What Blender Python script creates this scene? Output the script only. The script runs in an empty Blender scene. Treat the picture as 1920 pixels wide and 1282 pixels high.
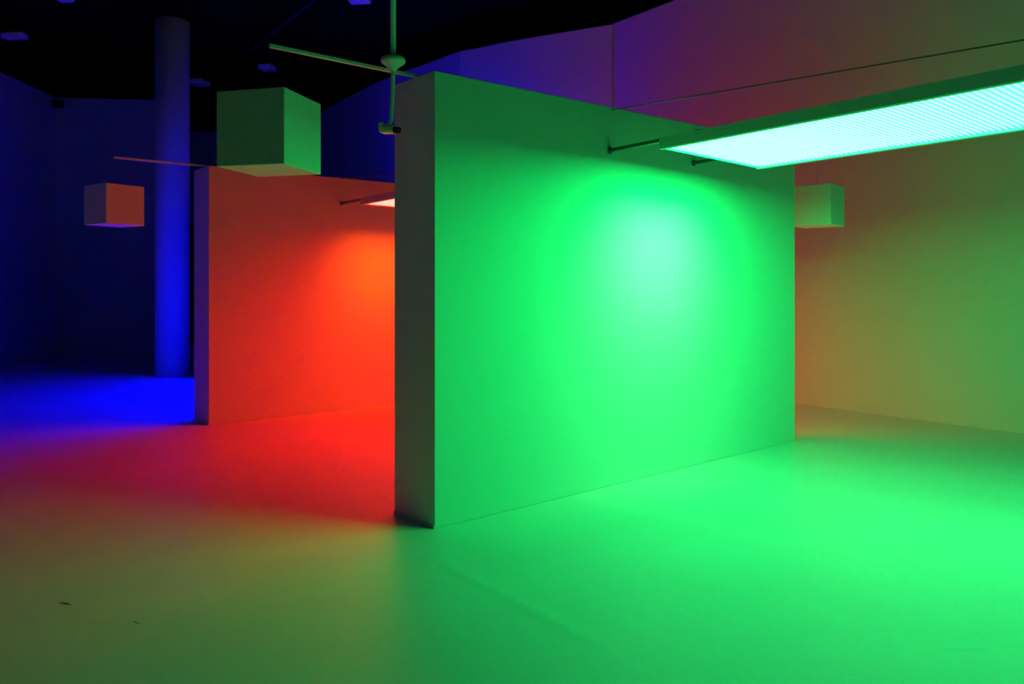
import bpy, bmesh, math, random
from mathutils import Vector, Matrix
random.seed(4)
C = bpy.context.scene.collection
S = bpy.context.scene

# ------------------------------------------------------------------ camera, world, exposure
EYE = 1.6
FPX = 1482.0
cam = bpy.data.cameras.new('camera'); camo = bpy.data.objects.new('camera', cam); C.objects.link(camo)
camo.location = (0, 0, EYE); camo.rotation_euler = (math.radians(90), 0, 0)
cam.sensor_width = 36; cam.lens = FPX / 1920 * 36
cam.shift_y = -(641 - 540) / 1920
cam.clip_start = 0.05; cam.clip_end = 200
cam.dof.use_dof = True; cam.dof.focus_distance = 5.6; cam.dof.aperture_fstop = 1.6
S.camera = camo
w = bpy.data.worlds.new('world'); S.world = w; w.use_nodes = True
w.node_tree.nodes['Background'].inputs[0].default_value = (0, 0, 0, 1)
w.node_tree.nodes['Background'].inputs[1].default_value = 0
S.view_settings.view_transform = 'Standard'; S.view_settings.look = 'None'
S.view_settings.gamma = 1; S.view_settings.use_curve_mapping = False
S.view_settings.exposure = 0.0
S.cycles.max_bounces = 12; S.cycles.diffuse_bounces = 6; S.cycles.glossy_bounces = 4
S.cycles.use_denoising = True; S.cycles.sample_clamp_indirect = 6

# light of the three fixtures: radiance of the glowing diffuser and of the glow put on the blades, colour and power of the focused part
LIGHTS = {
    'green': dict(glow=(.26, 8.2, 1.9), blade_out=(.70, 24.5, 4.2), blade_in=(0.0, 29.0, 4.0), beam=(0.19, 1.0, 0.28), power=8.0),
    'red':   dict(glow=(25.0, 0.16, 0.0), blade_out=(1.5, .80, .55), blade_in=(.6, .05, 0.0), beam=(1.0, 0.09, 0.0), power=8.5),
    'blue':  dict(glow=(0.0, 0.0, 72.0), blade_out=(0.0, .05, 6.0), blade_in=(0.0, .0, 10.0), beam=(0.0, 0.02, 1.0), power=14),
}
SPREAD = 74

# ------------------------------------------------------------------ helpers
def tag(o, label=None, cat=None, group=None, kind=None):
    if label: o['label'] = label
    if cat: o['category'] = cat
    if group: o['group'] = group
    if kind: o['kind'] = kind
    return o
def empty(name, loc, rotz=0):
    o = bpy.data.objects.new(name, None); C.objects.link(o)
    o.location = loc; o.rotation_euler = (0, 0, rotz); o.empty_display_size = .1
    return o
def obj(name, bm, mat, parent=None, smooth=False):
    me = bpy.data.meshes.new(name)
    bmesh.ops.recalc_face_normals(bm, faces=bm.faces)
    bm.to_mesh(me); bm.free()
    if mat: me.materials.append(mat)
    if smooth:
        for p in me.polygons: p.use_smooth = True
    o = bpy.data.objects.new(name, me); C.objects.link(o)
    if parent: o.parent = parent
    return o
def box(bm, x0, x1, y0, y1, z0, z1, bev=0, seg=2):
    r = bmesh.ops.create_cube(bm, size=1)
    M = Matrix.Translation(((x0+x1)/2, (y0+y1)/2, (z0+z1)/2)) @ Matrix.Diagonal((x1-x0, y1-y0, z1-z0, 1))
    bmesh.ops.transform(bm, matrix=M, verts=r['verts'])
    if bev:
        es = list({e for v in r['verts'] for e in v.link_edges})
        bmesh.ops.bevel(bm, geom=es, offset=bev, segments=seg, affect='EDGES', profile=.5)
def nbox(*a, **k):
    bm = bmesh.new(); box(bm, *a, **k); return bm
def tube(bm, a, b, r, seg=16, r2=None):
    a = Vector(a); b = Vector(b); d = b - a
    rot = d.to_track_quat('Z', 'Y').to_matrix().to_4x4()
    bmesh.ops.create_cone(bm, cap_ends=True, segments=seg, radius1=r, radius2=r if r2 is None else r2,
                          depth=d.length, matrix=Matrix.Translation((a+b)/2) @ rot)
def lathe(bm, prof, cx=0, cy=0, seg=32):
    rings = []
    for r, z in prof:
        rings.append([bm.verts.new((cx + r*math.cos(2*math.pi*k/seg), cy + r*math.sin(2*math.pi*k/seg), z)) for k in range(seg)])
    for A, B in zip(rings, rings[1:]):
        for k in range(seg):
            bm.faces.new((A[k], A[(k+1) % seg], B[(k+1) % seg], B[k]))
    bm.faces.new(rings[0][::-1]); bm.faces.new(rings[-1])
def sweep(bm, path, r, seg=18):
    """a round pipe along (x, z) points"""
    P = [Vector((x, 0, z)) for x, z in path]; Q = []
    for i in range(len(P)-1):
        a = P[max(i-1, 0)]; b = P[i]; c = P[i+1]; d = P[min(i+2, len(P)-1)]
        for k in range(4):
            t = k/4
            Q.append(.5*((2*b) + (c-a)*t + (2*a-5*b+4*c-d)*t*t + (3*b-a-3*c+d)*t**3))
    Q.append(P[-1]); rings = []
    for i, p in enumerate(Q):
        t = (Q[min(i+1, len(Q)-1)] - Q[max(i-1, 0)]).normalized(); n = Vector((t.z, 0, -t.x))
        rings.append([bm.verts.new(p + (n*math.cos(2*math.pi*k/seg) + Vector((0, 1, 0))*math.sin(2*math.pi*k/seg))*r) for k in range(seg)])
    for A, B in zip(rings, rings[1:]):
        for k in range(seg): bm.faces.new((A[k], A[(k+1) % seg], B[(k+1) % seg], B[k]))
    bm.faces.new(rings[0][::-1]); bm.faces.new(rings[-1])
def prism(bm, pts, z0, z1):
    lo = [bm.verts.new((x, y, z0)) for x, y in pts]; hi = [bm.verts.new((x, y, z1)) for x, y in pts]
    n = len(pts)
    for k in range(n): bm.faces.new((lo[k], lo[(k+1) % n], hi[(k+1) % n], hi[k]))
    bm.faces.new(lo[::-1]); bm.faces.new(hi)
def wall_strip(pts, th, z0, z1):
    """a wall of thickness th behind the polyline pts (thickness to the left of travel)"""
    P = [Vector((x, y)) for x, y in pts]; off = []
    for i, p in enumerate(P):
        ns = []
        if i: d = (p-P[i-1]).normalized(); ns.append(Vector((-d.y, d.x)))
        if i < len(P)-1: d = (P[i+1]-p).normalized(); ns.append(Vector((-d.y, d.x)))
        n = sum(ns, Vector((0, 0))).normalized(); c = max(.4, n.dot(ns[0]))
        off.append(p + n*th/c)
    bm = bmesh.new()
    prism(bm, [tuple(p) for p in P] + [tuple(p) for p in reversed(off)], z0, z1)
    return bm

# ------------------------------------------------------------------ materials
def mat(name, col, rough=.6, bump=0, bscale=200, metal=0, spec=.5, var=0, vscale=1.2):
    m = bpy.data.materials.new(name); m.use_nodes = True
    nt = m.node_tree; b = nt.nodes['Principled BSDF']
    b.inputs['Base Color'].default_value = (*col, 1); b.inputs['Roughness'].default_value = rough
    b.inputs['Metallic'].default_value = metal; b.inputs['Specular IOR Level'].default_value = spec
    tc = nt.nodes.new('ShaderNodeTexCoord')
    if bump:
        n = nt.nodes.new('ShaderNodeTexNoise'); n.inputs['Scale'].default_value = bscale; n.inputs['Detail'].default_value = 3
        nt.links.new(tc.outputs['Object'], n.inputs['Vector'])
        bp = nt.nodes.new('ShaderNodeBump'); bp.inputs['Strength'].default_value = bump; bp.inputs['Distance'].default_value = .002
        nt.links.new(n.outputs['Fac'], bp.inputs['Height']); nt.links.new(bp.outputs['Normal'], b.inputs['Normal'])
    if var:
        n = nt.nodes.new('ShaderNodeTexNoise'); n.inputs['Scale'].default_value = vscale; n.inputs['Detail'].default_value = 5
        nt.links.new(tc.outputs['Object'], n.inputs['Vector'])
        mx = nt.nodes.new('ShaderNodeMix'); mx.data_type = 'RGBA'
        mx.inputs['A'].default_value = (*[c*(1-var) for c in col], 1); mx.inputs['B'].default_value = (*[min(1, c*(1+var)) for c in col], 1)
        nt.links.new(n.outputs['Fac'], mx.inputs['Factor']); nt.links.new(mx.outputs['Result'], b.inputs['Base Color'])
    return m
WHITE = (.60, .64, .64)
M_wall = mat('wall_paint', WHITE, .75, .25, 160, spec=.2, var=.02)
M_panel = mat('partition_paint', (.66, .70, .70), .7, .2, 220, spec=.2, var=.012)
M_black = mat('black_ceiling_paint', (.006, .006, .006), .95, spec=.03)
M_dark = mat('black_plastic', (.01, .01, .01), .6, spec=.15)
M_door = mat('dark_doorway', (.012, .012, .012), .8, spec=.1)
M_base = mat('baseboard_paint', (.60, .64, .64), .6, spec=.25)
M_cube = mat('cube_canvas', (.76, .8, .78), .85, .5, 500, spec=.1)
M_metal = mat('painted_steel', (.66, .72, .7), .45, .05, 300, spec=.4)
M_rod = mat('dark_steel_rod', (.12, .13, .13), .4, metal=.3)
M_fitting = mat('white_enamel', (.88, .88, .9), .5)
M_wire = mat('steel_wire', (.16, .16, .16), .5, metal=.4)
M_rear = mat('rear_wall_paint', (.32, .32, .32), .8, spec=.1)
M_twig = mat('dark_splinter', (.03, .025, .02), .8)
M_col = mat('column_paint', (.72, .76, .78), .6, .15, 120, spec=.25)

def floor_material():
    m = mat('floor_vinyl', (.61, .65, .65), .42, spec=.42)
    nt = m.node_tree; b = nt.nodes['Principled BSDF']; L = nt.links.new
    geo = nt.nodes.new('ShaderNodeNewGeometry')
    def noise(scale, detail, stretch=None, rot=0):
        n = nt.nodes.new('ShaderNodeTexNoise'); n.inputs['Scale'].default_value = scale; n.inputs['Detail'].default_value = detail
        mp = nt.nodes.new('ShaderNodeMapping'); mp.inputs['Rotation'].default_value = (0, 0, rot)
        if stretch: mp.inputs['Scale'].default_value = stretch
        L(geo.outputs['Position'], mp.inputs['Vector']); L(mp.outputs['Vector'], n.inputs['Vector']); return n
    big = noise(.9, 4); scuff = noise(7, 6, (.25, 3, 1), .7); fine = noise(260, 2)
    r1 = nt.nodes.new('ShaderNodeMapRange'); r1.inputs[1].default_value = .3; r1.inputs[2].default_value = .7
    r1.inputs[3].default_value = .95; r1.inputs[4].default_value = 1.05; L(big.outputs['Fac'], r1.inputs[0])
    r2 = nt.nodes.new('ShaderNodeMapRange'); r2.inputs[1].default_value = .66; r2.inputs[2].default_value = .8
    r2.inputs[3].default_value = 1; r2.inputs[4].default_value = .86; L(scuff.outputs['Fac'], r2.inputs[0])
    mul = nt.nodes.new('ShaderNodeMath'); mul.operation = 'MULTIPLY'; L(r1.outputs[0], mul.inputs[0]); L(r2.outputs[0], mul.inputs[1])
    vm = nt.nodes.new('ShaderNodeVectorMath'); vm.operation = 'SCALE'; vm.inputs[0].default_value = (.61, .65, .65)
    L(mul.outputs[0], vm.inputs['Scale']); L(vm.outputs[0], b.inputs['Base Color'])
    rr = nt.nodes.new('ShaderNodeMapRange'); rr.inputs[3].default_value = .36; rr.inputs[4].default_value = .52
    L(big.outputs['Fac'], rr.inputs[0]); L(rr.outputs[0], b.inputs['Roughness'])
    bp = nt.nodes.new('ShaderNodeBump'); bp.inputs['Strength'].default_value = .12; bp.inputs['Distance'].default_value = .002
    wav = noise(1.6, 3, (1, .35, 1), .7)
    bp2 = nt.nodes.new('ShaderNodeBump'); bp2.inputs['Strength'].default_value = .25; bp2.inputs['Distance'].default_value = .01
    # a low soft ridge where the sheet has lifted, running from near the partition towards the camera
    def dot(v, off):
        n = nt.nodes.new('ShaderNodeVectorMath'); n.operation = 'DOT_PRODUCT'; n.inputs[1].default_value = v
        L(geo.outputs['Position'], n.inputs[0]); m_ = nt.nodes.new('ShaderNodeMath'); m_.inputs[1].default_value = off
        L(n.outputs['Value'], m_.inputs[0]); return m_
    ax, ay = .603, -.798
    across = dot((-ay, ax, 0), -(-ay*-.369 + ax*4.56)); along = dot((ax, ay, 0), -(ax*-.369 + ay*4.56))
    ab = nt.nodes.new('ShaderNodeMath'); ab.operation = 'ABSOLUTE'; L(across.outputs[0], ab.inputs[0])
    rg = nt.nodes.new('ShaderNodeMapRange'); rg.interpolation_type = 'SMOOTHSTEP'
    rg.inputs[1].default_value = .085; rg.inputs[2].default_value = 0; L(ab.outputs[0], rg.inputs[0])
    e1 = nt.nodes.new('ShaderNodeMapRange'); e1.interpolation_type = 'SMOOTHSTEP'; e1.inputs[1].default_value = -.25; e1.inputs[2].default_value = .25; L(along.outputs[0], e1.inputs[0])
    e2 = nt.nodes.new('ShaderNodeMapRange'); e2.interpolation_type = 'SMOOTHSTEP'; e2.inputs[1].default_value = 1.4; e2.inputs[2].default_value = 1.05; L(along.outputs[0], e2.inputs[0])
    m1 = nt.nodes.new('ShaderNodeMath'); m1.operation = 'MULTIPLY'; L(e1.outputs[0], m1.inputs[0]); L(e2.outputs[0], m1.inputs[1])
    m2 = nt.nodes.new('ShaderNodeMath'); m2.operation = 'MULTIPLY'; L(m1.outputs[0], m2.inputs[0]); L(rg.outputs[0], m2.inputs[1])
    bp3 = nt.nodes.new('ShaderNodeBump'); bp3.inputs['Strength'].default_value = 1; bp3.inputs['Distance'].default_value = .0035
    L(m2.outputs[0], bp3.inputs['Height']); L(bp3.outputs['Normal'], bp2.inputs['Normal'])
    L(wav.outputs['Fac'], bp2.inputs['Height']); L(fine.outputs['Fac'], bp.inputs['Height'])
    L(bp2.outputs['Normal'], bp.inputs['Normal']); L(bp.outputs['Normal'], b.inputs['Normal'])
    return m
M_floor = floor_material()

def glow_material(name, rgb):
    m = bpy.data.materials.new(name); m.use_nodes = True; nt = m.node_tree
    nt.nodes.remove(nt.nodes['Principled BSDF'])
    e = nt.nodes.new('ShaderNodeEmission'); k = max(rgb)
    e.inputs[0].default_value = (*[c/k for c in rgb], 1); e.inputs[1].default_value = k
    nt.links.new(e.outputs[0], nt.nodes['Material Output'].inputs['Surface'])
    return m

# ------------------------------------------------------------------ the room
# plan frame of the partitions: D along the panel, N out of its lit face
D = Vector((.753, .658, 0)).normalized(); N = Vector((D.y, -D.x, 0))
ROT = math.atan2(D.y, D.x)
ZT = 6.22
def struct(name, bm, m):
    return tag(obj(name, bm, m), kind='structure')

struct('floor', nbox(-14, 12, -6, 27, -.2, 0), M_floor)
struct('ceiling', nbox(-14, 12, -6, 27, 7.0, 7.15), M_black)
struct('wall_left', wall_strip([(-11.35, -5), (-10.95, 16.7), (-11.07, 19.2)], .25, 0, ZT), M_wall)
struct('wall_back_left', wall_strip([(-11.07, 19.2), (-8.3, 19.45)], .25, 0, ZT), M_wall)
struct('wall_back', wall_strip([(-9.6, 19.9), (-9.9, 23.4), (-6.6, 23.4)], .25, 0, ZT), M_wall)
curve_pts = [(-6.6, 23.4), (-5.3, 21.3), (-4.71, 20.26), (-4.25, 19.56), (-3.62, 18.62), (-3.07, 17.83), (-2.34, 16.9), (-1.6, 16.1),
             (-1.01, 15.42), (-.65, 15.22), (-.13, 14.86), (.606, 14.45), (1.75, 13.86)]
struct('wall_curved', wall_strip(curve_pts, .25, 0, ZT), M_wall)
RW = [(1.75, 13.92), (3.93, 10.98), (5.63, 8.69), (8.2, 5.2)]
struct('wall_right', wall_strip(RW, .25, 0, ZT+.02), M_wall)
struct('wall_right_near', wall_strip([(8.2, 5.2), (9.4, 0), (9.4, -5)], .25, 0, ZT), M_wall)
struct('wall_rear', wall_strip([(9.4, -5), (-11.35, -5)], .25, 0, ZT), M_rear)
# skirting board along the right wall
def inset(pts, d):
    out = []
    P = [Vector(p) for p in pts]
    for i, p in enumerate(P):
        q = P[i+1]-p if i < len(P)-1 else p-P[i-1]
        q.normalize(); out.append(tuple(p + Vector((q.y, -q.x))*d*-1))
    return out
bb = wall_strip([(x - .803*.010, y - .596*.010) for x, y in RW[:1]] + [(x - .803*.010, y - .596*.010) for x, y in RW[1:]], .03, 0, .10)
struct('baseboard_right', bb, M_base)
# dark doorway in the deep back wall, beside the column
bm = bmesh.new(); box(bm, -9.72, -9.0, 23.2, 23.42, 0, 3.45)
struct('door_1', bm, M_door)

# ------------------------------------------------------------------ partitions
H = 3.045; TH = .49; LEN = 4.62
def origin(x, y): return Vector((x, y, 0))
G0 = origin(-.514, 5.25)
R0 = origin(-3.54, 9.23)
B0 = R0 + (-N)*4.6 + D*1.75
def partition(o, label, h0=H, h1=H, LEN=LEN):
    bm = nbox(0, LEN, 0, TH, 0, H, bev=.004, seg=1)
    for v in bm.verts:
        if v.co.z > 1: v.co.z += (h0-H) + (h1-h0)*v.co.x/LEN
    p = obj('partition', bm, M_panel); p.location = o; p.rotation_euler = (0, 0, ROT)
    tag(p, label, 'partition')
    s = bmesh.new()
    box(s, -.006, .0, -.0, TH, 0, .022)
    obj('base_strip', s, M_base, p)
    return p
pg = partition(G0, 'large freestanding white partition washed in green light, nearest the camera', H, H+.056)
partition(R0, 'freestanding partition lit orange red, behind the green one on its left', H-.016, H+.036, 6.0)  # far end lengthened out of view to keep blue light off the right wall
partition(B0, 'partition carrying the blue lamp, hidden behind the red lit partition')

# small switch box at the back of the green partition
bm = nbox(.02, .10, TH, TH+.022, 1.44, 1.52, bev=.004)
sw = obj('wall_switch', bm, M_base); sw.location = G0; sw.rotation_euler = (0, 0, ROT)
tag(sw, 'small switch box on the red side edge of the green lit partition', 'switch')

# ------------------------------------------------------------------ louvred light fixtures
FW0, FW1 = 1.71, 3.085      # along the panel
FU0, FU1 = .52, 4.40        # out from the panel
ZB = 2.655; HH = .082
TILT = .018
blade_mesh = None
def fixture(o, key, label, blades=True, length=FU1, shift=0):
    global blade_mesh
    L = LIGHTS[key]
    W = FW1 - FW0
    base = o + D*(FW0+shift) + N*FU0
    root = empty('louvred_light', (base.x, base.y, ZB), ROT)
    root.rotation_euler = (math.atan(-TILT), .012, ROT)
    tag(root, label, 'light fixture', None)
    U = length - FU0
    # local frame: x along panel, -y away from the panel, z up
    bm = bmesh.new()
    box(bm, -.004, 0, -U, 0, 0, HH); box(bm, W, W+.004, -U, 0, 0, HH)
    box(bm, 0, W, -.004, 0, 0.004, HH); box(bm, 0, W, -U, -U+.004, 0.004, HH)
    box(bm, 0, W, -U, 0, HH-.004, HH)
    obj('housing', bm, M_metal, root)
    for x0, x1 in ((0, .030), (W-.048, W)):
        bm = nbox(x0, x1, -U, -.0, -.006, .006, bev=.004)
        obj('flange', bm, M_metal, root)
    g = bmesh.new()
    vs = [g.verts.new(v) for v in ((.030, -U+.01, .034), (W-.048, -U+.01, .034), (W-.048, -.03, .034), (.030, -.03, .034))]
    g.faces.new(vs[::-1])
    me = bpy.data.meshes.new('diffuser'); g.to_mesh(me); g.free()
    me.materials.append(glow_material('glow_'+key, L['glow']))
    df = bpy.data.objects.new('diffuser', me); C.objects.link(df); df.parent = root
    df['label'] = 'glowing diffuser panel'
    # louvre blades with emission put into their faces, a different tint on each side
    blade_out = glow_material('blade_glow_out_'+key, L['blade_out']); blade_in = glow_material('blade_glow_in_'+key, L['blade_in'])
    if blades:
        n = int((U-.06)/.04)
        for k in range(n):
            if blade_mesh is None:
                b = obj('louvre_blade', nbox(.028, W-.046, -.0022, .0022, .006, .020), M_metal, root); blade_mesh = b.data
                blade_mesh.materials.append(M_metal); blade_mesh.materials.append(M_metal)
                for p in blade_mesh.polygons: p.material_index = 1 if p.normal.y < -.5 else 2 if p.normal.y > .5 else 0
            else:
                b = bpy.data.objects.new('louvre_blade', blade_mesh); C.objects.link(b); b.parent = root
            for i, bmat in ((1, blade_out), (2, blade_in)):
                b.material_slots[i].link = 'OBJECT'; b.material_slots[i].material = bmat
            b.location = (0, -.05 - k*.04, 0)
    # mounting arms to the panel, feet, and stay cables
    for x in (.018, 1.14):
        bm = bmesh.new()
        box(bm, x-.014, x+.014, -.30 if x > .5 else 0, FU0-.006, HH-.030, HH-.004)
        if x > .5: bmesh.ops.translate(bm, verts=bm.verts, vec=(0, 0, .030))
        obj('mounting_rod', bm, M_rod, root)
        zc = HH-.017 + (.030 if x > .5 else 0)
        bm = nbox(x-.020, x+.020, FU0-.012, FU0-.004, zc-.026, zc+.026, bev=.002)
        obj('rod_foot', bm, M_rod, root)
    for x in (.03, 1.16):
        bm = bmesh.new(); a = Vector((x, FU0+.02, H-ZB+.006)); b = Vector((x, -U+.1, HH+.02))
        tube(bm, a, b, .0045, 8)
        obj('stay_cable', bm, M_wire, root)
        bm = bmesh.new(); tube(bm, (x, -U+.1, HH-.004), (x, -U+.1, HH+.03), .01, 10)
        obj('cable_anchor', bm, M_rod, root)
    bm = nbox(.09, .14, -.02, .012, HH-.002, HH+.008, bev=.002)
    obj('clamp', bm, M_rod, root)
    # the focused part of its light
    la = bpy.data.lights.new('beam_'+key, 'AREA'); la.shape = 'RECTANGLE'; la.size = .95; la.size_y = .05
    la.color = L['beam']; la.energy = L['power']; la.spread = math.radians(SPREAD)
    lo = bpy.data.objects.new('beam_'+key, la); C.objects.link(lo); lo.parent = root
    lo.location = (W/2-.07, -.34, -.012); lo.rotation_euler = (math.radians(38), 0, 0)
    return root
fixture(G0, 'green', 'long louvred white light box glowing green white over the near partition', length=5.0)
fixture(R0, 'red', 'louvred light box with red edge, half hidden on the orange partition', length=3.5)
fixture(B0, 'blue', 'blue louvred light box hidden behind the red lit partition', length=3.8, shift=-1.35)

# ------------------------------------------------------------------ arms and hanging cubes
def arm(pa, pb, label):
    pa = Vector(pa); pb = Vector(pb); d = pb-pa
    bm = nbox(-.011, .011, 0, d.length, 0, .023, bev=.002, seg=1)
    o = obj('support_arm', bm, M_metal); o.location = pa
    o.rotation_euler = (0, 0, math.atan2(d.y, d.x) - math.pi/2)
    return tag(o, label, 'support arm', 'bars the cubes hang from')
ZA = H + .004
def cube(corner, ang, wire_top, zb, label, side=.44):
    x, y = corner; ca, sa = math.cos(ang), math.sin(ang)
    cx = x + side/2*ca - side/2*sa; cy = y + side/2*sa + side/2*ca
    h = side/2
    bm = nbox(-h, h, -h, h, 0, side, bev=.006)
    root = obj('hanging_cube', bm, M_cube); root.location = (cx, cy, zb); root.rotation_euler = (0, 0, ang)
    tag(root, label, 'cube', 'white cubes hanging from the arms')
    bm = bmesh.new(); tube(bm, (0, 0, side), (0, 0, wire_top-zb), .0016, 6)
    obj('suspension_wire', bm, M_wire, root)
    bm = bmesh.new(); tube(bm, (0, 0, side-.001), (0, 0, side+.012), .009, 10)
    obj('wire_fitting', bm, M_metal, root)
    return cx, cy
def arm_for(o, end, cxy, label):
    za = ZA if end < 0 else H + .058
    c = Vector((cxy[0], cxy[1], za))
    rel = c - o; s = rel.dot(D); t = min(max(rel.dot(-N), .06), TH-.06)
    inner = .22 if end < 0 else LEN-.9
    a = o + D*inner + (-N)*TH*.5; b = c + (c-a).normalized()*.02
    return arm((a.x, a.y, za), (b.x, b.y, za), label)
c1 = cube((-1.2965, 4.5), math.radians(76), ZA, 2.3075, 'green lit cube hanging left of the near green partition')
arm_for(G0, -1, c1, 'thin green lit bar above the big green cube')
c2 = cube((-4.383, 8.535), math.radians(57), ZA, 2.300, 'orange and violet cube hanging left of the red lit partition')
arm_for(R0, -1, c2, 'thin brown lit bar above the orange and violet cube')
c3 = cube((3.42, 8.47), math.radians(50), H+.058, 2.285, 'green lit cube behind the right edge of the green partition')
arm_for(G0, 1, c3, 'bar behind the glowing light box, over the right cube')

# ------------------------------------------------------------------ pole with sensor head at the end of the green partition
pole = empty('hanging_pole', (-.782, 5.2, 2.60))
tag(pole, 'vertical pole with cup and sensor head at the left edge of the green partition', 'pole')
bm = bmesh.new(); tube(bm, (0, 0, .53), (0, 0, 4.40), .0185, 20); obj('upper_pipe', bm, M_metal, pole, True)
bm = bmesh.new(); tube(bm, (0, 0, .93), (0, 0, .965), .0205, 20); obj('pipe_coupling', bm, M_metal, pole, True)
bm = bmesh.new()
lathe(bm, [(.016, .425), (.020, .434), (.046, .458), (.074, .478), (.080, .486), (.081, .496), (.078, .510), (.060, .524), (.034, .531), (.019, .533)])
obj('cup', bm, M_metal, pole, True)
bm = bmesh.new()
path = [(0, .43), (-.004, .30), (-.010, .15), (-.016, .10), (-.030, .075), (-.048, .062)]
sweep(bm, path, .0140)
obj('lower_pipe', bm, M_metal, pole, True)
bm = bmesh.new()
prism(bm, [(-.095, -.03), (.03, -.05), (.045, .03), (-.07, .05)], .018, .062)
bmesh.ops.bevel(bm, geom=list(bm.edges), offset=.009, segments=2, affect='EDGES')
obj('sensor_head', bm, M_metal, pole)
bm = bmesh.new(); tube(bm, (-.078, -.005, .05), (-.080, -.005, .085), .019, 14); obj('end_cap', bm, M_metal, pole)
bm = bmesh.new(); tube(bm, (.015, -.045, .03), (.050, -.060, .026), .022, 18)
o = obj('lens', bm, M_dark, pole); o['label'] = 'black round lens'

# ------------------------------------------------------------------ column
col = empty('column', (-6.25, 14.55, 0))
tag(col, 'tall round column lit deep blue, left of the red lit partition', 'column')
bm = bmesh.new(); lathe(bm, [(.296, 0), (.296, 6.5)], seg=64)
sh = obj('shaft', bm, M_col, col, False)
for p in sh.data.polygons: p.use_smooth = len(p.vertices) == 4
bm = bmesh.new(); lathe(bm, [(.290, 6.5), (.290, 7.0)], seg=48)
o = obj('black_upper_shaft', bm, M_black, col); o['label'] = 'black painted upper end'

# ------------------------------------------------------------------ dark fittings under the ceiling
def at(px, py, z):
    y = (z-EYE)*FPX/(540-py); return ((px-960)/FPX*y, y)
spots = [(27, 71, .46, .20, 'dim blue pale box under the ceiling, far left'),
         (120, -1, .26, .22, 'blue lit box under the ceiling at the top edge, left of the column'),
         (374, 158, .38, .42, 'bright blue lit box under the ceiling just right of the column'),
         (501, 130, .32, .30, 'blue lit box under the ceiling above the green cube'),
         (674, 3, .36, .20, 'blue lit box under the ceiling left of the pole top')]
for px, py, sx, sy, lab in spots:
    x, y = at(px, py, 6.62)
    r = empty('ceiling_spotlight', (x, y, 6.60), math.radians(-8)); tag(r, lab, 'ceiling light', 'pale boxes under the black ceiling')
    obj('spotlight_body', nbox(-sx/2, sx/2, -sy/2, sy/2, 0, .11, bev=.02), M_fitting, r)
    bm = bmesh.new(); tube(bm, (0, 0, .108), (0, 0, .40), .018, 10); obj('stem', bm, M_dark, r)
x0, y0 = at(604, -10, 6.7); x1, y1 = at(470, 96, 6.7)
bm = bmesh.new(); d = Vector((x1-x0, y1-y0, 0))
box(bm, -.02, .02, 0, d.length, 0, .05)
o = obj('ceiling_track', bm, mat('dark_grey_track', (.05, .05, .05), .6)); o.location = (x0, y0, 6.7)
o.rotation_euler = (0, 0, math.atan2(d.y, d.x)-math.pi/2); tag(o, 'faint dark track under the ceiling, left of the pole', 'track')
# loudspeaker in the far left corner
x, y = -10.86, 18.9
r = empty('corner_speaker', (x, y, 6.0), math.radians(35)); tag(r, 'small black speaker high in the far left corner', 'speaker')
obj('speaker_body', nbox(-.12, .12, -.11, .09, -.09, .09, bev=.03), M_dark, r)
bm = bmesh.new(); tube(bm, (0, .08, 0), (0, .24, .06), .02, 10); obj('bracket', bm, M_dark, r)

# ------------------------------------------------------------------ floor bits and the raised seam
def fl(px, py):
    y = EYE*FPX/(py-540); return ((px-960)/FPX*y, y)
def splinter(pa, pb, r, label):
    a = Vector((*fl(*pa), r)); b = Vector((*fl(*pb), r)); m = (a+b)/2; m.z = r*1.3
    bm = bmesh.new(); tube(bm, a-m, Vector((0, 0, 0)), r*.5, 6, r); tube(bm, Vector((0, 0, 0)), b-m, r, 6, r*.4)
    o = obj('splinter', bm, M_twig); o.location = m; tag(o, label, 'splinter')
splinter((112, 1130), (134, 1134), .0028, 'dark thin splinter lying on the floor at lower left')
splinter((249, 1165), (264, 1170), .0012, 'fainter short splinter right of the dark one on the floor')
